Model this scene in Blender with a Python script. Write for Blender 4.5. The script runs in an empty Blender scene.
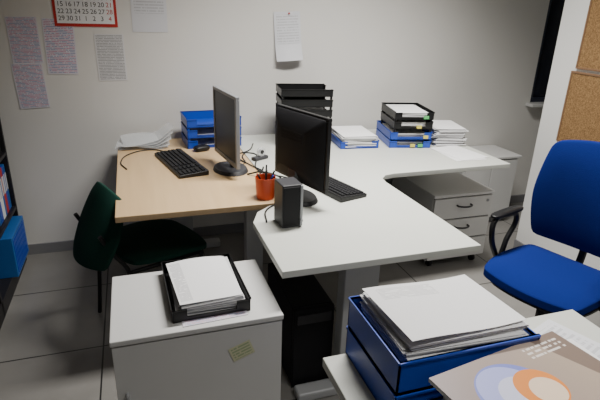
import bpy, bmesh, math, random
from mathutils import Vector, Matrix, Euler
random.seed(4)
C=bpy.context.collection
# ---------------- materials ----------------
def mat(name,col,rough=.5,metal=0,noise=0,nscale=20,bump=0,trans=0,spec=.5,alpha=1,coat=0):
    m=bpy.data.materials.new(name);m.use_nodes=True
    nt=m.node_tree;b=nt.nodes["Principled BSDF"]
    b.inputs["Base Color"].default_value=(*col,1);b.inputs["Roughness"].default_value=rough
    b.inputs["Metallic"].default_value=metal;b.inputs["Specular IOR Level"].default_value=spec
    b.inputs["Transmission Weight"].default_value=trans;b.inputs["Alpha"].default_value=alpha
    b.inputs["Coat Weight"].default_value=coat
    if noise or bump:
        tc=nt.nodes.new("ShaderNodeTexCoord");n=nt.nodes.new("ShaderNodeTexNoise")
        n.inputs["Scale"].default_value=nscale;n.inputs["Detail"].default_value=5
        nt.links.new(tc.outputs["Object"],n.inputs["Vector"])
        if noise:
            mr=nt.nodes.new("ShaderNodeMapRange");mr.inputs["To Min"].default_value=1-noise;mr.inputs["To Max"].default_value=1+noise
            nt.links.new(n.outputs["Fac"],mr.inputs["Value"])
            mx=nt.nodes.new("ShaderNodeVectorMath");mx.operation='MULTIPLY'
            mx.inputs[0].default_value=col
            nt.links.new(mr.outputs[0],mx.inputs[1]);nt.links.new(mx.outputs[0],b.inputs["Base Color"])
        if bump:
            bp=nt.nodes.new("ShaderNodeBump");bp.inputs["Strength"].default_value=bump;bp.inputs["Distance"].default_value=.002
            nt.links.new(n.outputs["Fac"],bp.inputs["Height"]);nt.links.new(bp.outputs[0],b.inputs["Normal"])
    return m
class NT:
    def __init__(s,m):
        s.t=m.node_tree;s.b=s.t.nodes["Principled BSDF"]
    def math(s,op,a,b=None,c=None):
        n=s.t.nodes.new("ShaderNodeMath");n.operation=op
        for i,v in enumerate((a,b,c)):
            if v is None: continue
            if isinstance(v,(int,float)): n.inputs[i].default_value=v
            else: s.t.links.new(v,n.inputs[i])
        return n.outputs[0]
    def uv(s):
        n=s.t.nodes.new("ShaderNodeTexCoord");sp=s.t.nodes.new("ShaderNodeSeparateXYZ")
        s.t.links.new(n.outputs["UV"],sp.inputs[0]);return sp.outputs[0],sp.outputs[1]
    def obj(s):
        n=s.t.nodes.new("ShaderNodeTexCoord");sp=s.t.nodes.new("ShaderNodeSeparateXYZ")
        s.t.links.new(n.outputs["Object"],sp.inputs[0]);return sp.outputs[0],sp.outputs[1],sp.outputs[2]
    def comb(s,x,y,z=0):
        n=s.t.nodes.new("ShaderNodeCombineXYZ")
        for i,v in enumerate((x,y,z)):
            if isinstance(v,(int,float)): n.inputs[i].default_value=v
            else: s.t.links.new(v,n.inputs[i])
        return n.outputs[0]
    def noise(s,vec,sc,det=2):
        n=s.t.nodes.new("ShaderNodeTexNoise");n.inputs["Scale"].default_value=sc;n.inputs["Detail"].default_value=det
        s.t.links.new(vec,n.inputs["Vector"]);return n.outputs["Fac"]
    def mix(s,f,a,b):
        n=s.t.nodes.new("ShaderNodeMix");n.data_type='RGBA'
        if isinstance(f,(int,float)): n.inputs[0].default_value=f
        else: s.t.links.new(f,n.inputs[0])
        for i,v in ((6,a),(7,b)):
            if isinstance(v,tuple): n.inputs[i].default_value=(*v,1)
            else: s.t.links.new(v,n.inputs[i])
        return n.outputs[2]
    def out(s,c): s.t.links.new(c,s.b.inputs["Base Color"])
def text_mat(name,base,ink,rows,thr=.5,cols2=None,scale=30,vmin=.06,vmax=.95,umin=.09,umax=.92,amt=.8):
    m=mat(name,base,.7);n=NT(m);u,v=n.uv()
    r=n.math('MULTIPLY',v,rows);fr=n.math('FRACT',r);fl=n.math('FLOOR',r)
    row=n.math('LESS_THAN',fr,.5)
    ns=n.noise(n.comb(n.math('MULTIPLY',u,scale),n.math('MULTIPLY',fl,7.31)),1,3)
    w=n.math('GREATER_THAN',ns,thr-.08)
    mk=n.math('MULTIPLY',row,w)
    for e,op,val in ((u,'GREATER_THAN',umin),(u,'LESS_THAN',umax),(v,'GREATER_THAN',vmin),(v,'LESS_THAN',vmax)):
        mk=n.math('MULTIPLY',mk,n.math(op,e,val))
    mk=n.math('MULTIPLY',mk,amt)
    inkc=ink
    if cols2:
        sel=n.math('GREATER_THAN',n.noise(n.comb(n.math('MULTIPLY',fl,3.7),n.math('MULTIPLY',u,4)),1,0),.5)
        inkc=n.mix(sel,ink,cols2)
    c=n.mix(mk,base,inkc)
    n.out(c);return m
M={}
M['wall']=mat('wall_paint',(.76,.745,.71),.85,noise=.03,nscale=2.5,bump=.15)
M['wall_lowbounce']=mat('wall_bounce_cut',(.28,.27,.26),.85,noise=.03,nscale=3)  # unseen walls: dark colour added to cut bounce light and deepen shadows
M['pier']=mat('wall_paint_pier',(.80,.80,.785),.85,noise=.02,nscale=3,bump=.15)
M['ceil']=mat('ceiling_paint',(.4,.4,.4),.9,noise=.02)
M['base']=mat('baseboard',(.22,.22,.23),.5,noise=.03)
M['lam']=mat('light_laminate',(.62,.635,.585),.4,noise=.04,nscale=5)
M['metal']=mat('grey_painted_metal',(.45,.46,.47),.4,.1,noise=.03)
M['cab']=mat('cabinet_white',(.64,.64,.63),.45,noise=.04,nscale=4)
M['black']=mat('black_plastic',(.010,.010,.011),.4,noise=.05,spec=.35)
M['blackm']=mat('matt_black',(.010,.010,.012),.65,noise=.05,spec=.25)
M['screen']=mat('dark_screen',(.025,.03,.04),.3,noise=.02,spec=.15)
M['silver']=mat('silver_plastic',(.27,.28,.30),.4,.2,noise=.02)
M['dgrey']=mat('dark_grey_plastic',(.035,.035,.04),.5,noise=.04)
M['blue']=mat('blue_tray_plastic',(.012,.065,.46),.35,noise=.04)
M['blue2']=mat('blue_binder',(.012,.12,.40),.5,noise=.05)
M['fabric']=mat('blue_fabric',(.006,.018,.15),.95,noise=.15,nscale=250,bump=.5,spec=.1)
M['green']=mat('green_fabric',(.008,.045,.033),.9,noise=.15,nscale=200,bump=.4,spec=.2)
M['paper']=mat('white_paper',(.86,.86,.87),.8,noise=.02,nscale=6)
M['paper2']=mat('paper_edges',(.68,.68,.69),.85,noise=.10,nscale=400)
M['orange']=mat('orange_plastic',(.62,.07,.015),.4,noise=.04)
M['red']=mat('red_print',(.50,.025,.02),.6,noise=.03)
M['ink']=mat('black_ink',(.02,.02,.02),.7,noise=.02)
M['yellow']=mat('yellow_label',(.7,.6,.1),.6,noise=.03)
M['gtag']=mat('green_label',(.1,.5,.15),.6,noise=.03)
M['cable']=mat('cable_rubber',(.012,.012,.012),.5,noise=.02)
M['woodfr']=mat('board_frame_wood',(.22,.12,.06),.6,noise=.1)
M['clear']=mat('clear_plastic',(.80,.82,.84),.25,noise=.02,alpha=.45)
M['shelf']=mat('dark_shelf_wood',(.012,.011,.013),.5,noise=.1)
M['glass']=mat('night_window_glass',(.006,.009,.02),.08,noise=.02)
M['winfr']=mat('window_frame',(.02,.025,.045),.4,noise=.02)
m=mat('beech_wood',(.55,.38,.22),.4);n=NT(m);x,y,z=n.obj()
g=n.noise(n.comb(n.math('MULTIPLY',x,22),n.math('MULTIPLY',y,1.6),z),1,6)
n.out(n.mix(g,(.54,.36,.18),(.74,.53,.30)));M['beech']=m
m=mat('cork',(.35,.2,.08),.9);n=NT(m);x,y,z=n.obj()
g=n.noise(n.comb(x,y,z),140,3)
g=n.math('MULTIPLY',n.math('SUBTRACT',g,.3),2.2)
n.out(n.mix(g,(.15,.075,.025),(.40,.24,.10)));M['cork']=m
m=mat('floor_tiles',(.2,.2,.2),.35);n=NT(m);x,y,z=n.obj()
T=.6
fx=n.math('FRACT',n.math('DIVIDE',n.math('ADD',x,.24+6),T));fy=n.math('FRACT',n.math('DIVIDE',n.math('ADD',y,-2.77+6),T))
gx=n.math('LESS_THAN',fx,.012);gy=n.math('LESS_THAN',fy,.012)
gr=n.math('MAXIMUM',gx,gy)
ns=n.noise(n.comb(x,y,z),5,8)
c=n.mix(ns,(.18,.173,.16),(.28,.27,.255))
n.out(n.mix(gr,c,(.015,.015,.015)));M['floor']=m
M['t1']=text_mat('printed_list_pink',(.72,.70,.76),(.50,.14,.30),34,.50,(.14,.20,.42),scale=26,umin=.04,umax=.96,vmin=.03,vmax=.98,amt=.8)
M['t2']=text_mat('printed_list_grey',(.74,.74,.75),(.14,.14,.16),30,.48,scale=30,umin=.05,umax=.95,vmin=.03,vmax=.98,amt=.75)
M['t3']=text_mat('printed_sheet_faint',(.70,.71,.75),(.35,.35,.38),18,.50,scale=20,amt=.45,vmin=.35)
M['t4']=text_mat('printed_sheet',(.86,.86,.87),(.35,.35,.38),40,.52,scale=9,vmin=.72,vmax=.95,amt=.45,umax=.6)
M['t5']=text_mat('printed_form',(.86,.86,.87),(.25,.25,.28),46,.46,scale=8,vmin=.05,vmax=.95,amt=.6,umin=.03,umax=.22)
M['t6']=text_mat('sticker_print',(.62,.62,.42),(.15,.3,.12),5,.5,scale=8,amt=.6)
m=mat('brochure_cover',(.4,.38,.38),.35);n=NT(m);u,v=n.uv()
def circ(cx,cy,r,asp=1.33):
    du=n.math('MULTIPLY',n.math('SUBTRACT',u,cx),asp);dv=n.math('SUBTRACT',v,cy)
    d=n.math('SQRT',n.math('ADD',n.math('MULTIPLY',du,du),n.math('MULTIPLY',dv,dv)))
    return n.math('LESS_THAN',d,r)
c=n.mix(u,(.30,.235,.23),(.46,.36,.28))
c=n.mix(n.math('GREATER_THAN',n.math('ADD',u,n.math('MULTIPLY',v,.25)),1.02),c,(.22,.16,.13))
c=n.mix(circ(.36,.60,.31),c,(.20,.23,.62))
c=n.mix(circ(.34,.64,.25),c,(.40,.43,.80))
c=n.mix(circ(.38,.58,.18),c,(.62,.63,.82))
c=n.mix(circ(.50,.58,.19),c,(.80,.27,.05))
c=n.mix(circ(.52,.54,.13),c,(.85,.66,.50))
tx=n.math('MULTIPLY',n.math('LESS_THAN',n.math('FRACT',n.math('MULTIPLY',v,22)),.45),n.math('GREATER_THAN',n.noise(n.comb(n.math('MULTIPLY',u,30),n.math('FLOOR',n.math('MULTIPLY',v,22))),1,2),.45))
tx=n.math('MULTIPLY',tx,n.math('MULTIPLY',n.math('GREATER_THAN',v,.80),n.math('LESS_THAN',v,.95)))
tx=n.math('MULTIPLY',tx,n.math('MULTIPLY',n.math('GREATER_THAN',u,.66),n.math('LESS_THAN',u,.95)))
n.out(n.mix(tx,c,(.75,.7,.66)));M['broch']=m
# ---------------- geometry helpers ----------------
def root(name,loc=(0,0,0),rz=0):
    e=bpy.data.objects.new(name,None);e.empty_display_size=.1;C.objects.link(e);e.location=loc;e.rotation_euler=(0,0,rz);return e
def fin(bm,name,mt,par=None,smooth=False,bevel=0,seg=2,loc=None,rot=None,sub=0):
    me=bpy.data.meshes.new(name);bmesh.ops.recalc_face_normals(bm,faces=bm.faces);bm.to_mesh(me);bm.free()
    o=bpy.data.objects.new(name,me);C.objects.link(o)
    if mt is not None:
        for q in (mt if isinstance(mt,list) else [mt]): me.materials.append(M[q])
    if par: o.parent=par
    if loc: o.location=loc
    if rot: o.rotation_euler=rot
    if bevel:
        b=o.modifiers.new('b','BEVEL');b.width=bevel;b.segments=seg;b.limit_method='ANGLE';b.angle_limit=.6
        smooth=smooth or seg>1
    if sub:
        s=o.modifiers.new('s','SUBSURF');s.levels=sub;s.render_levels=sub
    if smooth:
        for p in me.polygons: p.use_smooth=True
        if bevel:
            w=o.modifiers.new('w','WEIGHTED_NORMAL')
    return o
def bbox(bm,x0,x1,y0,y1,z0,z1,mi=0,mtx=None):
    r=bmesh.ops.create_cube(bm,size=1)
    for v in r['verts']:
        v.co=Vector(((x0+x1)/2+v.co.x*(x1-x0),(y0+y1)/2+v.co.y*(y1-y0),(z0+z1)/2+v.co.z*(z1-z0)))
        if mtx: v.co=mtx@v.co
    return r['verts']
def box(name,x0,x1,y0,y1,z0,z1,mt,par=None,bevel=0,**k):
    bm=bmesh.new();bbox(bm,x0,x1,y0,y1,z0,z1);return fin(bm,name,mt,par,bevel=bevel,**k)
def boxes(name,lst,mt,par=None,bevel=0,**k):
    bm=bmesh.new()
    for l in lst: bbox(bm,*l)
    return fin(bm,name,mt,par,bevel=bevel,**k)
def cyl(name,r,z0,z1,mt,par=None,x=0,y=0,r2=None,seg=24,bevel=0,rot=None,cap=True):
    bm=bmesh.new();bmesh.ops.create_cone(bm,segments=seg,radius1=r,radius2=r if r2 is None else r2,depth=z1-z0,cap_ends=cap)
    o=fin(bm,name,mt,par,bevel=bevel,loc=(x,y,(z0+z1)/2),rot=rot,smooth=True)
    if not bevel:
        for p in o.data.polygons: p.use_smooth=len(p.vertices)==4
    return o
def tube(name,pts,r,mt,par=None,cyclic=False,res=8):
    cu=bpy.data.curves.new(name,'CURVE');cu.dimensions='3D';cu.bevel_depth=r;cu.bevel_resolution=3;cu.resolution_u=res
    s=cu.splines.new('BEZIER');s.bezier_points.add(len(pts)-1)
    for p,q in zip(s.bezier_points,pts):
        p.co=q;p.handle_left_type=p.handle_right_type='AUTO'
    s.use_cyclic_u=cyclic;cu.use_fill_caps=True
    o=bpy.data.objects.new(name,cu);C.objects.link(o);cu.materials.append(M[mt])
    if par:o.parent=par
    return o
def poly(name,pts,z0,z1,mt,par=None,bevel=0):
    bm=bmesh.new();vs=[bm.verts.new((p[0],p[1],z0)) for p in pts];f=bm.faces.new(vs)
    r=bmesh.ops.extrude_face_region(bm,geom=[f])
    for v in r['geom']:
        if isinstance(v,bmesh.types.BMVert): v.co.z=z1
    return fin(bm,name,mt,par,bevel=bevel)
def sheet(name,w,h,mt,loc,rot=(0,0,0),par=None,curl=None,t=.0008):
    bm=bmesh.new();N=12 if curl else 4;uvl=bm.loops.layers.uv.new()
    g=[[bm.verts.new(((i/N-.5)*w,(j/N-.5)*h,(curl(i/N,j/N) if curl else 0))) for i in range(N+1)] for j in range(N+1)]
    for j in range(N):
        for i in range(N):
            f=bm.faces.new((g[j][i],g[j][i+1],g[j+1][i+1],g[j+1][i]))
            for l,(a,b) in zip(f.loops,((i,j),(i+1,j),(i+1,j+1),(i,j+1))): l[uvl].uv=(a/N,b/N)
    me=bpy.data.meshes.new(name);bm.to_mesh(me);bm.free()
    o=bpy.data.objects.new(name,me);C.objects.link(o);me.materials.append(M[mt])
    so=o.modifiers.new('s','SOLIDIFY');so.thickness=t;so.offset=1
    o.location=loc;o.rotation_euler=rot
    if par:o.parent=par
    return o
def cushion(name,w,d,t,mt,par,fn=None,c=.55,loc=(0,0,0),rot=(0,0,0),cuts=9):
    bm=bmesh.new();bmesh.ops.create_cube(bm,size=2);bmesh.ops.subdivide_edges(bm,edges=bm.edges[:],cuts=cuts,use_grid_fill=True)
    for v in bm.verts:
        x,y,z=v.co
        X=x*math.sqrt(1-c*y*y/2);Y=y*math.sqrt(1-c*x*x/2)
        e=max(abs(x),abs(y));zz=z*(1-.55*e**6)
        p=Vector((X*w/2,Y*d/2,zz*t/2))
        if fn:p=fn(p,x,y,z)
        v.co=p
    return fin(bm,name,mt,par,smooth=True,loc=loc,rot=rot,sub=1)
def paper_stack(name,w,d,h,par=None,loc=(0,0,0),n=10,j=.006,rz=.03,top='t4',slant=0):
    bm=bmesh.new();t=h/n
    for i in range(n):
        mt=Matrix.Translation((random.uniform(-j,j),random.uniform(-j,j),0))@Matrix.Rotation(random.uniform(-rz,rz),4,'Z')
        vs=bbox(bm,-w/2,w/2,-d/2,d/2,i*t,(i+.93)*t,0,mt)
        for v in vs: v.co.z+=slant*v.co.x*(i/n)
    o=fin(bm,name+'_sheets',['paper2'],par,loc=loc)
    s=sheet(name+'_top_sheet',w,d,top,(loc[0],loc[1],loc[2]+h+.001),(0,-math.atan(slant),random.uniform(-.03,.03)),par)
    return o
def tray(name,w,d,h,mt,par,loc=(0,0,0),rz=0,open_side='-y',t=.004):
    bm=bmesh.new()
    bbox(bm,-w/2,w/2,-d/2,d/2,0,t)
    lo=h*.35
    side={'-y':(-d/2,-d/2+t,-w/2,w/2,'y'),'+y':(d/2-t,d/2,-w/2,w/2,'y'),'-x':(-w/2,-w/2+t,-d/2,d/2,'x'),'+x':(w/2-t,w/2,-d/2,d/2,'x')}
    for k,(a,b,c,e,ax) in side.items():
        hh=lo if k==open_side else h
        segs=[(c,e,hh)]
        if k==open_side: segs=[(c,c+(e-c)*.18,h*.9),(c+(e-c)*.18,e-(e-c)*.18,lo),(e-(e-c)*.18,e,h*.9)]
        for (p,q,H) in segs:
            if ax=='y': bbox(bm,p,q,a,b,0,H); bbox(bm,p,q,a-(.003 if k=='-y' else 0),b+(.003 if k=='+y' else 0),H-.005,H)
            else: bbox(bm,a,b,p,q,0,H); bbox(bm,a-(.003 if k=='-x' else 0),b+(.003 if k=='+x' else 0),p,q,H-.005,H)
    return fin(bm,name,mt,par,loc=loc,rot=(0,0,rz))
# ---------------- room ----------------
YB=3.30;XR=2.5;XL=-1.15
box('floor',XL-.1,4.1,-1.6,YB+.1,-.1,0,'floor')
box('ceiling',XL-.1,4.1,-1.6,YB+.1,2.75,2.85,'ceil')
bm=bmesh.new();bbox(bm,XL-.1,3.1,YB,YB+.1,0,2.75);bbox(bm,3.1,4.1,YB,YB+.1,0,.88);bbox(bm,3.1,4.1,YB,YB+.1,2.3,2.75)
fin(bm,'wall_back','wall')
box('wall_left',XL-.1,XL,-1.6,YB,0,2.75,'wall_lowbounce')
box('wall_right',XR,4.0,-1.6,2.54,0,2.75,'pier')
box('wall_recess',4.0,4.1,-1.6,YB,0,2.75,'pier')
box('wall_front',XL,XR,-1.6,-1.5,0,2.75,'wall_lowbounce')
w=root('window_1')
box('glass',3.1,4.0,YB+.05,YB+.06,.88,2.3,'glass',w)
boxes('frame',[(3.1,3.14,YB+.02,YB+.07,.88,2.3),(3.96,4.0,YB+.02,YB+.07,.88,2.3),(3.14,3.96,YB+.02,YB+.07,.88,.92),(3.14,3.96,YB+.02,YB+.07,2.26,2.3)],'winfr',w,bevel=.003)
box('sill',3.06,4.0,YB-.08,YB+.04,.86,.885,'cab',w,bevel=.004)
box('baseboard_back',XL,3.98,YB-.012,YB,0,.07,'base')
box('baseboard_right',XR-.012,XR,-1.5,2.54,0,.07,'base')
r=root('low_radiator_cabinet')
box('body',2.30,2.78,2.97,YB-.013,.05,.53,'cab',r,bevel=.004)
box('top',2.28,2.80,2.95,YB-.013,.53,.55,'cab',r,bevel=.004)
box('plinth',2.32,2.76,2.99,YB-.02,0,.05,'base',r)
boxes('doors',[(2.31,2.537,2.955,2.972,.06,.52),(2.543,2.77,2.955,2.972,.06,.52)],'cab',r,bevel=.002)
# ---------------- desks ----------------
DZ=.74
def tleg(par,x,y,l,ax='y',w=.06,z=DZ-.027,nm='leg',pw=.14):
    if ax=='y':
        box(nm+'_column',x-w/2,x+w/2,y-pw/2,y+pw/2,.04,z,'metal',par,bevel=.006)
        box(nm+'_foot',x-.035,x+.035,y-l/2,y+l/2,.0,.045,'metal',par,bevel=.01)
    else:
        box(nm+'_column',x-pw/2,x+pw/2,y-w/2,y+w/2,.04,z,'metal',par,bevel=.006)
        box(nm+'_foot',x-l/2,x+l/2,y-.035,y+.035,.0,.045,'metal',par,bevel=.01)
bd=root('beech_desk')
box('top',-.11,.598,1.985,3.24,DZ-.027,DZ,'beech',bd,bevel=.003)
box('rail',-.02,.5,2.75,2.78,.6,DZ-.027,'metal',bd)
tleg(bd,.49,2.10,.1,'x',nm='leg_1',pw=.08)
tleg(bd,.24,3.12,.5,'x',nm='leg_2')
wd=root('white_office_desk')
pts=[(.419,1.38),(1.20,1.38),(1.19,2.13),(1.20,2.19),(1.24,2.235),(1.30,2.25),(2.07,2.26),(2.07,3.24),(.602,3.24),(.602,1.985),(.53,1.96),(.46,1.90),(.419,1.80)]
poly('top',pts,DZ-.027,DZ,'lam',wd,bevel=.003)
tleg(wd,.80,1.58,.5,'x',nm='leg_1',pw=.15,w=.07)
tleg(wd,1.12,2.95,.3,'y',nm='leg_2')
tleg(wd,2.0,3.12,.2,'y',nm='leg_3')
box('modesty_panel',1.25,1.95,3.04,3.06,.30,DZ-.027,'metal',wd)
tube('drop_cable',[(.60,1.93,.712),(.58,1.90,.55),(.64,1.86,.48),(.62,1.95,.42)],.004,'cable',wd)
fd=root('white_front_desk')
box('top',.394,1.19,-.66,.94,DZ-.027,DZ,'lam',fd,bevel=.003)
tleg(fd,.80,.72,.5,'x',nm='leg_1',pw=.15,w=.07);tleg(fd,.80,-.5,.5,'x',nm='leg_2',pw=.15,w=.07)
# ---------------- pedestals ----------------
def casters(par,pts,r=.022):
    for i,(x,y) in enumerate(pts):
        o=cyl('caster_%d'%i,r,-.012,.012,'blackm',par,rot=(0,math.pi/2,0));o.location=(x,y,r)
        cyl('caster_stem_%d'%i,.008,r,2*r+.012,'blackm',par,x=x,y=y,seg=10)
pd=root('drawer_pedestal')
x0,x1,y0,y1=1.70,2.13,2.42,2.96
box('carcass',x0,x1,y0+.02,y1,.055,.49,'cab',pd,bevel=.003)
box('top',x0-.005,x1+.005,y0,y1,.49,.51,'cab',pd,bevel=.004)
zz=[.06,.20,.34,.487]
for i in range(3):
    box('drawer_front_%d'%(i+1),x0+.002,x1-.002,y0,y0+.018,zz[i]+.005,zz[i+1]-.005,'cab',pd,bevel=.003)
    xc=(x0+x1)/2;zc=(zz[i]+zz[i+1])/2+.02
    tube('handle_%d'%(i+1),[(xc-.05,y0,zc),(xc-.045,y0-.022,zc),(xc+.045,y0-.022,zc),(xc+.05,y0,zc)],.006,'dgrey',pd)
cyl('lock',.009,0,.006,'silver',pd,rot=(math.pi/2,0,0)).location=(x1-.04,y0-.002,.45)
box('drawer_gap_backing',x0+.004,x1-.004,y0+.015,y0+.021,.06,.489,'blackm',pd)
casters(pd,[(x0+.05,y0+.05),(x1-.05,y0+.05),(x0+.05,y1-.05),(x1-.05,y1-.05)])
cb=root('white_storage_cabinet')
x0,x1,y0,y1=-.128,.409,1.325,1.722
box('carcass',x0+.003,x1-.003,y0+.02,y1-.002,.04,.593,'cab',cb,bevel=.002)
box('top',x0,x1,y0-.005,y1,.595,.615,'cab',cb,bevel=.004)
box('door',x0+.004,x1-.004,y0,y0+.018,.05,.590,'cab',cb,bevel=.002)
box('plinth',x0+.02,x1-.02,y0+.04,y1-.01,0,.04,'blackm',cb)
sheet('sticker',.075,.055,'t6',(.268,y0-.0015,.50),(math.pi/2,-.35,0),cb)
box('door_handle',x0+.03,x0+.04,y0-.018,y0,.30,.42,'metal',cb,bevel=.003)
tr=root('black_letter_tray',(.180,1.535,.615),.03)
tray('tray',.25,.33,.048,'black',tr,open_side='-y')
paper_stack('papers',.205,.285,.045,tr,(0,-.005,.006),n=12,j=.008,rz=.06,top='paper')
sheet('printed_cover',.205,.285,'t5',(-.004,-.008,.055),(.0,.02,.05),tr,curl=lambda u,v:.008*math.sin(u*3)*v)
sheet('loose_paper_sheet',.21,.10,'t1',(.19,1.395,.6165),(0,0,.06))
# ---------------- keyboards ----------------
def keyboard(loc,rz,L=.45):
    k=root('computer_keyboard',loc,rz)
    bm=bmesh.new();W=.155
    vs=bbox(bm,-L/2,L/2,-W/2,W/2,0,.016)
    for v in vs:
        if v.co.y>0 and v.co.z>.01: v.co.z=.026
    fin(bm,'body','black',k,bevel=.004)
    bm=bmesh.new()
    def z(y): return .016+(y+W/2)/W*.010
    for r_ in range(6):
        y=-.06+r_*.0215+(.006 if r_==5 else 0)
        for cidx in range(22):
            if cidx in(15,18) : continue
            x=-L/2+.014+cidx*(L-.024)/22
            if r_==0 and 4<cidx<10:
                if cidx==5: bbox(bm,x,x+5*(L-.024)/22-.003,y-.008,y+.008,z(y)-.001,z(y)+.006)
                continue
            bbox(bm,x,x+(L-.024)/22-.003,y-.008,y+.008,z(y)-.001,z(y)+.006)
    fin(bm,'keys','blackm',k,bevel=.0015,seg=1)
    return k
keyboard((.215,2.655,DZ),math.radians(-78),.47)
keyboard((.865,2.14,DZ+.001),math.radians(106),.43)
# ---------------- monitors ----------------
def monitor(loc,rz,w,h,z0,body,nm='computer_monitor',td=.045):
    k=root(nm,loc,rz);b=.016;t=.02
    boxes('bezel',[(-w/2,w/2,0,t,z0,z0+b*1.5),(-w/2,w/2,0,t,z0+h-b,z0+h),(-w/2,-w/2+b,0,t,z0+b*1.5,z0+h-b),(w/2-b,w/2,0,t,z0+b*1.5,z0+h-b)],body,k,bevel=.002)
    box('screen',-w/2+b,w/2-b,.004,t,z0+b*1.5,z0+h-b,'screen',k)
    bm=bmesh.new();bmesh.ops.create_cube(bm,size=1)
    for v in bm.verts:
        s_=1 if v.co.y<0 else .55
        v.co=Vector((v.co.x*w*.985*s_,t+(v.co.y+.5)*td,z0+h/2+v.co.z*h*.985*s_))
    fin(bm,'back_shell',body if body=='silver' else 'blackm',k,bevel=.012,seg=3)
    boxes('vents',[(-w*.2,w*.2,t+td-.001,t+td+.002,z0+h*.62+i*.012,z0+h*.62+i*.012+.005) for i in range(4)],'blackm',k)
    box('neck',-.03,.03,t+.015,t+.04,.015,z0+h*.45,'dgrey',k,bevel=.006)
    bm=bmesh.new();bmesh.ops.create_cone(bm,segments=40,radius1=1,radius2=.9,depth=.018,cap_ends=True)
    for v in bm.verts: v.co=Vector((v.co.x*.12,v.co.y*.09+.03,v.co.z*1+.009))
    fin(bm,'base','black' if body!='silver' else 'dgrey',k,smooth=False,bevel=.002)
    return k
def ang(fx,fy): return math.atan2(fx,-fy)
monitor((.432,2.50,DZ),ang(-.990,-.13),.375,.355,.06,'silver',td=.03)
monitor((.70,2.03,DZ),ang(.95,.31),.385,.325,.075,'black')
ms=root('computer_mouse',(.365,2.91,DZ),-1.2)
cushion('shell',.06,.10,.034,'black',ms,loc=(0,0,.018),cuts=5)
box('scroll_wheel',-.004,.004,.02,.035,.025,.038,'dgrey',ms,bevel=.002)
sp=root('desktop_speaker',(.552,1.76,DZ),math.radians(4))
box('cabinet',-.042,.042,-.05,.05,0,.178,'dgrey',sp,bevel=.005)
box('side_trim',.031,.042,-.056,-.049,.004,.174,'silver',sp,bevel=.002)
box('grille_front',-.039,.029,-.054,-.049,.01,.170,'blackm',sp,bevel=.002)
cyl('volume_knob',.006,0,.008,'silver',sp,rot=(math.pi/2,0,0)).location=(.036,-.058,.03)
pc=root('pen_cup',(.537,2.06,DZ))
bm=bmesh.new();N=28
prof=[(.001,.0),(.040,.0),(.047,.10),(.044,.10),(.038,.005),(.001,.005)]
rings=[[bm.verts.new((r_*math.cos(2*math.pi*i/N),r_*math.sin(2*math.pi*i/N),z_)) for i in range(N)] for r_,z_ in prof]
for a,b in zip(rings,rings[1:]):
    for i in range(N): bm.faces.new((a[i],a[(i+1)%N],b[(i+1)%N],b[i]))
fin(bm,'cup','orange',pc,smooth=False,bevel=.001)
for i,(a,t_,mm) in enumerate([(0,.3,'ink'),(1.2,.25,'dgrey'),(2.5,.3,'red'),(3.6,.2,'ink'),(4.6,.34,'ink'),(5.4,.22,'blue')]):
    p=Vector((.012*math.cos(a+3),.012*math.sin(a+3),.008));q=Vector((.042*math.cos(a),.042*math.sin(a),.125+.02*math.sin(i*2)))
    tube('pen_%d'%(i+1),[p,(p+q)/2,q],.004,mm,pc)
tp=root('tape_dispenser',(.66,2.66,DZ),.5)
box('base',-.05,.05,-.02,.02,0,.02,'dgrey',tp,bevel=.005)
cyl('tape_roll',.026,-.009,.009,'clear',tp,rot=(math.pi/2,0,0)).location=(.01,0,.044)
cyl('tape_core',.012,-.011,.011,'black',tp,rot=(math.pi/2,0,0)).location=(.01,0,.044)
tube('monitor_cable',[(.50,2.52,DZ+.06),(.56,2.6,DZ+.01),(.58,2.75,DZ+.004),(.62,2.80,DZ+.004),(.60,2.45,DZ+.004),(.70,2.25,DZ+.02)],.004,'cable')
tube('power_cable',[(.56,2.30,DZ+.004),(.62,2.40,DZ+.004),(.58,2.55,DZ+.006),(.54,2.75,DZ+.004),(.64,2.85,DZ+.004),(.70,3.0,DZ+.004)],.0035,'cable')
tube('video_cable',[(.53,2.40,DZ+.004),(.60,2.34,DZ+.03),(.68,2.28,DZ+.004),(.62,2.22,DZ+.004),(.58,2.30,DZ+.004),(.64,2.5,DZ+.004)],.0045,'cable')
tube('desk_cable',[(.16,2.92,DZ+.004),(.08,2.98,DZ+.004),(-.03,2.93,DZ+.004),(-.09,2.75,DZ+.004),(-.06,2.62,DZ+.004)],.003,'cable')
tube('hanging_cable',[(.47,1.78,DZ+.004),(.50,1.90,DZ+.004),(.60,2.0,DZ+.004),(.66,2.1,DZ+.01)],.0035,'cable')
tube('speaker_cable',[(.56,1.83,DZ+.03),(.58,1.92,DZ+.004),(.66,1.98,DZ+.004),(.63,2.12,DZ+.004)],.0025,'cable')
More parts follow.
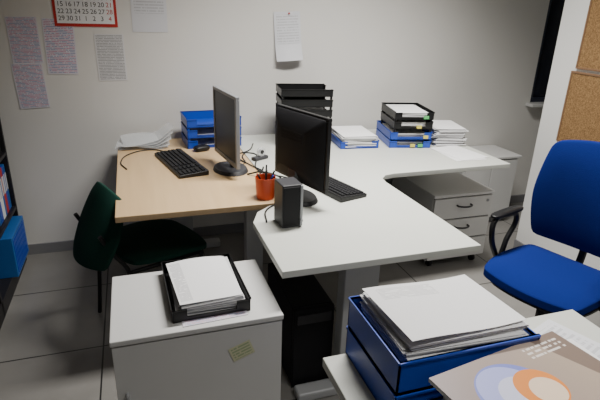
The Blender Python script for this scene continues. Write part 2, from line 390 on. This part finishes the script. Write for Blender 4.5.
# ---------------- trays on back desks ----------------
bt=root('black_letter_tray_stack',(1.03,3.0,DZ),math.radians(-8))
for i in range(6):
    tray('tray_%d'%(i+1),.32,.25,.045,'black',bt,(random.uniform(-.003,.003),0,i*.062),open_side='+x')
    if i in(0,2,3): paper_stack('papers_%d'%i,.29,.2,.012,bt,(.0,0,i*.062+.005),n=3)
    if i: boxes('posts_%d'%i,[(a-.006,a+.006,b-.006,b+.006,(i-1)*.062+.04,i*.062+.004) for a in(-.15,.15) for b in(-.115,.115)],'black',bt)
bl=root('blue_letter_tray_stack',(.45,3.09,DZ),math.radians(3))
for i in range(3):
    tray('tray_%d'%(i+1),.33,.24,.055,'blue',bl,(0,0,i*.064),open_side='-y')
    if i<2: paper_stack('papers_%d'%i,.28,.2,.01,bl,(0,0,i*.064+.005),n=3)
    if i: boxes('posts_%d'%i,[(a-.006,a+.006,b-.006,b+.006,(i-1)*.064+.045,i*.064+.004) for a in(-.155,.155) for b in(-.11,.11)],'blue',bl)
b2=root('document_tray_stack',(1.69,2.87,DZ),math.radians(-12))
for i in range(2):
    tray('blue_tray_%d'%(i+1),.27,.34,.05,'blue',b2,(0,0,i*.055),open_side='-y')
    paper_stack('low_papers_%d'%i,.21,.29,.03,b2,(0,-.005,i*.055+.005),n=5)
for i in range(2):
    tray('black_tray_%d'%(i+1),.25,.33,.05,'black',b2,(.012,0,.12+i*.06),open_side='-y')
    paper_stack('top_papers_%d'%i,.21,.29,.035,b2,(.0,-.01,.12+i*.06+.005),n=6)
boxes('posts',[(a-.006,a+.006,b-.006,b+.006,.05,.184) for a in(-.105,.125) for b in(-.155,.155)],'black',b2)
for i,(xx,lv,mm) in enumerate([(.0,0,'yellow'),(.05,0,'gtag'),(.03,.12,'yellow'),(.07,.18,'gtag'),(.08,.055,'yellow')]):
    box('label_%d'%i,xx,xx+.03,-.180,-.169,lv+.008,lv+.026,mm,b2)
b3=root('blue_document_tray',(1.345,2.92,DZ),math.radians(-6))
tray('tray',.25,.33,.05,'blue',b3,open_side='-y')
paper_stack('papers',.22,.3,.07,b3,(0,-.01,.005),n=12,j=.008,rz=.06,top='paper')
s1=root('paper_pile',(1.975,2.83,DZ),math.radians(-14))
paper_stack('papers',.2,.28,.11,s1,(0,0,0),n=22,j=.014,rz=.10,top='paper')
sheet('document_sheet',.21,.297,'t4',(1.885,2.515,DZ+.001),(0,0,math.radians(-2)))
sheet('document_sheet',.21,.297,'paper',(1.90,2.53,DZ+.003),(0,0,math.radians(7)))
cp=root('clear_plastic_folders',(.055,3.11,DZ))
for i in range(5):
    sheet('folder_%d'%i,.30,.21,'clear',(-.02+.008*i,-.005,.008+.010*i),(.03,-.02*i,.05*i-.10),cp,curl=lambda u,v,i=i:.010*math.sin(u*4+v*3+i)+.10*max(0,u-.7)*(i/2),t=.0015)
sheet('loose_sheet',.28,.2,'paper',(-.02,-.0,.004),(0,0,.05),cp)
# ---------------- foreground stack ----------------
fs=root('blue_document_tray_stack',(.63,.818,DZ),0)
for i in range(2):
    tray('tray_%d'%(i+1),.345,.25,.078,'blue',fs,(0,0,i*.083),open_side='+x')
paper_stack('lower_papers',.3,.21,.06,fs,(.0,0,.006),n=8)
paper_stack('papers',.30,.215,.088,fs,(.005,.002,.088),n=26,j=.007,rz=.04,top='paper',slant=-.02)
sheet('curled_sheet',.30,.21,'t4',(.0,.0,.190),(0,.02,.06),fs,curl=lambda u,v:.006*math.cos(u*4))
f2=root('blue_brochure_tray',(.68,.535,DZ),math.radians(3))
tray('tray',.345,.25,.095,'blue',f2,open_side='+x')
paper_stack('papers',.3,.21,.124,f2,(0,0,.006),n=12,top='paper')
f3=root('glossy_brochures',(.700,.550,DZ+.137),math.radians(9))
box('booklet',-.18,.18,-.135,.135,0,.008,'paper2',f3)
sheet('cover',.36,.27,'broch',(0,0,.0085),(0,0,0),f3)
sheet('under_sheet',.34,.25,'paper',(.03,.0,-.003),(0,0,-.1),f3)
sheet('paper_sheet',.21,.297,'t3',(1.03,.74,DZ+.001),(0,0,math.radians(20)))
paper_stack('paper_bundle',.21,.29,.02,root('paper_bundle',(1.04,.5,DZ),.3),(0,0,0),n=5)
# ---------------- wall stuff ----------------
def wsheet(name,x0,x1,z0,z1,mt,tilt=0,y=YB-.0015,curl=None):
    return sheet(name,x1-x0,z1-z0,mt,((x0+x1)/2,y,(z0+z1)/2),(math.pi/2,tilt,0),curl=curl)
wsheet('printed_wall_notice',-.635,-.475,1.206,1.462,'t1',-.02)
wsheet('printed_wall_notice',-.640,-.478,.95,1.209,'t1',-.04,y=YB-.0025)
wsheet('printed_wall_notice',-.455,-.29,1.145,1.455,'t1',.02)
wsheet('printed_wall_notice',-.185,-.02,1.105,1.375,'t2',-.01)
wsheet('printed_wall_notice',.035,.24,1.39,1.69,'t3',0)
wsheet('hanging_paper_sheet',.915,1.095,1.225,1.53,'t3',-.06,y=YB-.004,curl=lambda u,v:.07*max(0,.35-v)**1.2+.015*(1-v)*(1+math.sin(u*3)))
cyl('push_pin',.005,0,.012,'red',None,rot=(math.pi/2,0,0)).location=(1.01,YB-.010,1.52)
ca=root('wall_calendar',(-.216,YB,0))
box('backing',-.17,.17,-.004,0,1.415,1.95,'red',ca)
box('page',-.155,.155,-.006,-.0035,1.432,1.66,'paper',ca)
box('picture',-.155,.155,-.006,-.0035,1.70,1.93,'blue2',ca)
k=1
for r_ in range(5):
    for c_ in range(7):
        tc=bpy.data.curves.new('d','FONT');tc.body=str((k-1)%31+1);tc.size=.036;tc.align_x='CENTER'
        o=bpy.data.objects.new('day_%d'%k,tc);C.objects.link(o);o.parent=ca
        o.location=(-.13+c_*.0435,-.0068,1.60-r_*.038);o.rotation_euler=(math.pi/2,0,0)
        tc.materials.append(M['red' if c_==6 else 'ink']);k+=1
def board(y0,y1,z0,z1):
    b=root('cork_board')
    box('cork',XR-.012,XR-.002,y0+.012,y1-.012,z0+.012,z1-.012,'cork',b)
    boxes('frame',[(XR-.016,XR,y0,y1,z0,z0+.012),(XR-.016,XR,y0,y1,z1-.012,z1),(XR-.016,XR,y0,y0+.012,z0+.012,z1-.012),(XR-.016,XR,y1-.012,y1,z0+.012,z1-.012)],'woodfr',b,bevel=.002)
board(1.75,2.37,.83,1.255);board(1.75,2.345,1.27,1.72)
# ---------------- bookcase left ----------------
bk=root('dark_bookcase')
X0,X1,y0,y1=-1.14,-.73,1.9,3.22
boxes('carcass',[(X0,X0+.02,y0,y1,0,1.08),(X0,X1,y1-.02,y1,0,1.08),(X0,X1,y0,y0+.02,0,1.08),(X0,X1,y0,y1,1.06,1.08),(X0,X1,y0,y1,0,.09),(X0,X1,y0,y1,.36,.38),(X0,X1,y0,y1,.70,.72),(X0,X1,2.55,2.57,0,1.08)],'shelf',bk,bevel=.002)
cols=['blue2','blue','red','blue2','paper','blue','blue2','black','red','blue2']
i=0
for zs in(.38,.72):
    y=y1-.03
    while y>y0+.1:
        w_=random.choice([.035,.05,.06])
        if not(2.5<y-w_<2.6 or 2.5<y<2.6):
            box('binder_%d'%i,X1-.29,X1-.02,y-w_+.003,y,zs,zs+.27,cols[i%10] if zs<.5 else ('black' if i%3 else 'blackm'),bk,bevel=.003)
            box('binder_label_%d'%i,X1-.02,X1-.018,y-w_+.01,y-.008,zs+.12,zs+.22,'paper2' if zs<.5 else 'dgrey',bk)
        y-=w_;i+=1
box('magazine_file_box',X1-.28,X1+.035,2.82,3.16,.09,.33,'blue2',bk,bevel=.004)
boxes('magazine_file_ribs',[(X1+.035,X1+.038,2.84+k*.03,2.855+k*.03,.11,.31) for k in range(10)],'blue',bk)
# ---------------- PC tower ----------------
pcw=root('computer_tower')
box('case',.55,.73,1.66,2.06,.01,.40,'blackm',pcw,bevel=.006)
box('front_panel',.55,.73,1.635,1.66,.01,.40,'blackm',pcw,bevel=.006)
box('drive_bay',.565,.715,1.63,1.636,.33,.375,'dgrey',pcw,bevel=.002)
boxes('feet',[(a,a+.03,b,b+.03,0,.012) for a in(.56,.69) for b in(1.68,2.0)],'black',pcw)
# ---------------- blue office chair ----------------
oc=root('blue_office_chair',(1.715,1.50,0),math.radians(-72))
def seatf(p,x,y,z):
    p.z+=-.03*max(0,-y-.5)**1.3*1.5+.012*(x*x)
    return p
cushion('seat',.48,.45,.085,'fabric',oc,seatf,c=.4,loc=(0,0,.455))
cushion('seat_pan',.44,.42,.03,'black',oc,loc=(0,0,.405),cuts=5)
def backf(p,x,y,z):
    p.x*=1-.10*max(0,y);p.z+=.045*x*x-.03*(y+.3)**2
    return p
cushion('backrest',.47,.51,.065,'fabric',oc,backf,c=.3,loc=(0,.20,.785),rot=(math.radians(96),0,0))
cushion('back_cover',.42,.42,.03,'black',oc,backf,c=.4,loc=(0,.235,.78),rot=(math.radians(96),0,0),cuts=5)
tube('spine',[(0,.05,.40),(0,.22,.40),(0,.27,.47),(0,.26,.70)],.018,'black',oc)
for sx in(-1,1):
    tube('arm_frame_%d'%(sx+1),[(sx*.16,.02,.41),(sx*.25,.02,.42),(sx*.265,.04,.50),(sx*.265,.10,.64),(sx*.265,.02,.665),(sx*.265,-.08,.66),(sx*.26,-.10,.60),(sx*.25,-.02,.43)],.013,'black',oc)
    cushion('arm_pad_%d'%(sx+1),.055,.24,.028,'black',oc,loc=(sx*.265,.01,.68),cuts=4)
cyl('gas_column',.026,.09,.40,'black',oc)
cyl('hub',.045,.07,.13,'black',oc,bevel=.005)
box('mechanism',-.09,.09,-.1,.1,.375,.40,'black',oc,bevel=.005)
for i in range(5):
    a=i*2*math.pi/5+.3;c_,s_=math.cos(a),math.sin(a)
    tube('star_leg_%d'%i,[(0.03*c_,.03*s_,.105),(.16*c_,.16*s_,.095),(.29*c_,.29*s_,.07)],.017,'black',oc)
    o=cyl('castor_%d'%i,.027,-.022,.022,'blackm',oc,rot=(0,math.pi/2,a+1.2));o.location=(.29*c_,.29*s_,.027)
    cyl('castor_stem_%d'%i,.008,.03,.07,'black',oc,x=.29*c_,y=.29*s_,seg=10)
# ---------------- green chair ----------------
gc=root('green_chair',(.03,2.38,0),math.radians(112))
cushion('seat',.46,.44,.05,'green',gc,lambda p,x,y,z:(setattr(p,'z',p.z-.02*max(0,-y)**2+.01*x*x),p)[1],loc=(0,-.02,.43))
def gback(p,x,y,z):
    p.x*=1-.12*max(0,y);p.z+=.05*x*x;return p
cushion('backrest',.43,.38,.035,'green',gc,gback,c=.6,loc=(0,.285,.605),rot=(math.radians(114),0,0))
for sx in(-1,1):
    tube('rear_leg_%d'%(sx+1),[(sx*.19,.24,.008),(sx*.19,.21,.30),(sx*.19,.20,.41),(sx*.17,.25,.50),(sx*.16,.30,.60)],.010,'black',gc)
    tube('front_leg_%d'%(sx+1),[(sx*.19,-.22,.008),(sx*.19,-.19,.20),(sx*.19,-.17,.40)],.010,'black',gc)
    tube('side_rail_%d'%(sx+1),[(sx*.19,-.17,.40),(sx*.19,0,.40),(sx*.19,.205,.40)],.010,'black',gc)
# ---------------- lights ----------------
def area(name,loc,sx,sy,pw,col=(1,.97,.92),spread=180):
    l=bpy.data.lights.new(name,'AREA');l.shape='RECTANGLE';l.size=sx;l.size_y=sy;l.energy=pw;l.color=col;l.spread=math.radians(spread)
    o=bpy.data.objects.new(name,l);C.objects.link(o);o.location=loc;return o
for i,(x,y,p,s) in enumerate([(1.15,2.05,58,118),(1.1,.2,13,110)]):
    lf=root('ceiling_light_fixture')
    boxes('housing',[(x-.62,x+.62,y-.17,y+.17,2.72,2.75),(x-.62,x-.60,y-.17,y+.17,2.67,2.72),(x+.60,x+.62,y-.17,y+.17,2.67,2.72),(x-.62,x+.62,y-.17,y-.15,2.67,2.72),(x-.62,x+.62,y+.15,y+.17,2.67,2.72)],'metal',lf)
    area('fluorescent_%d'%i,(x,y,2.70),1.15,.26,p,spread=s)
W=bpy.data.worlds.new('w');bpy.context.scene.world=W;W.use_nodes=True
W.node_tree.nodes['Background'].inputs[0].default_value=(.01,.02,.06,1);W.node_tree.nodes['Background'].inputs[1].default_value=.5
cd=bpy.data.cameras.new('camera');cd.sensor_width=36;cd.lens=36*497/600;cd.clip_start=.02
cam=bpy.data.objects.new('camera',cd);C.objects.link(cam)
cam.location=(0,0,1.55);cam.rotation_euler=(1.2033,-.0299,-.3182)
bpy.context.scene.camera=cam
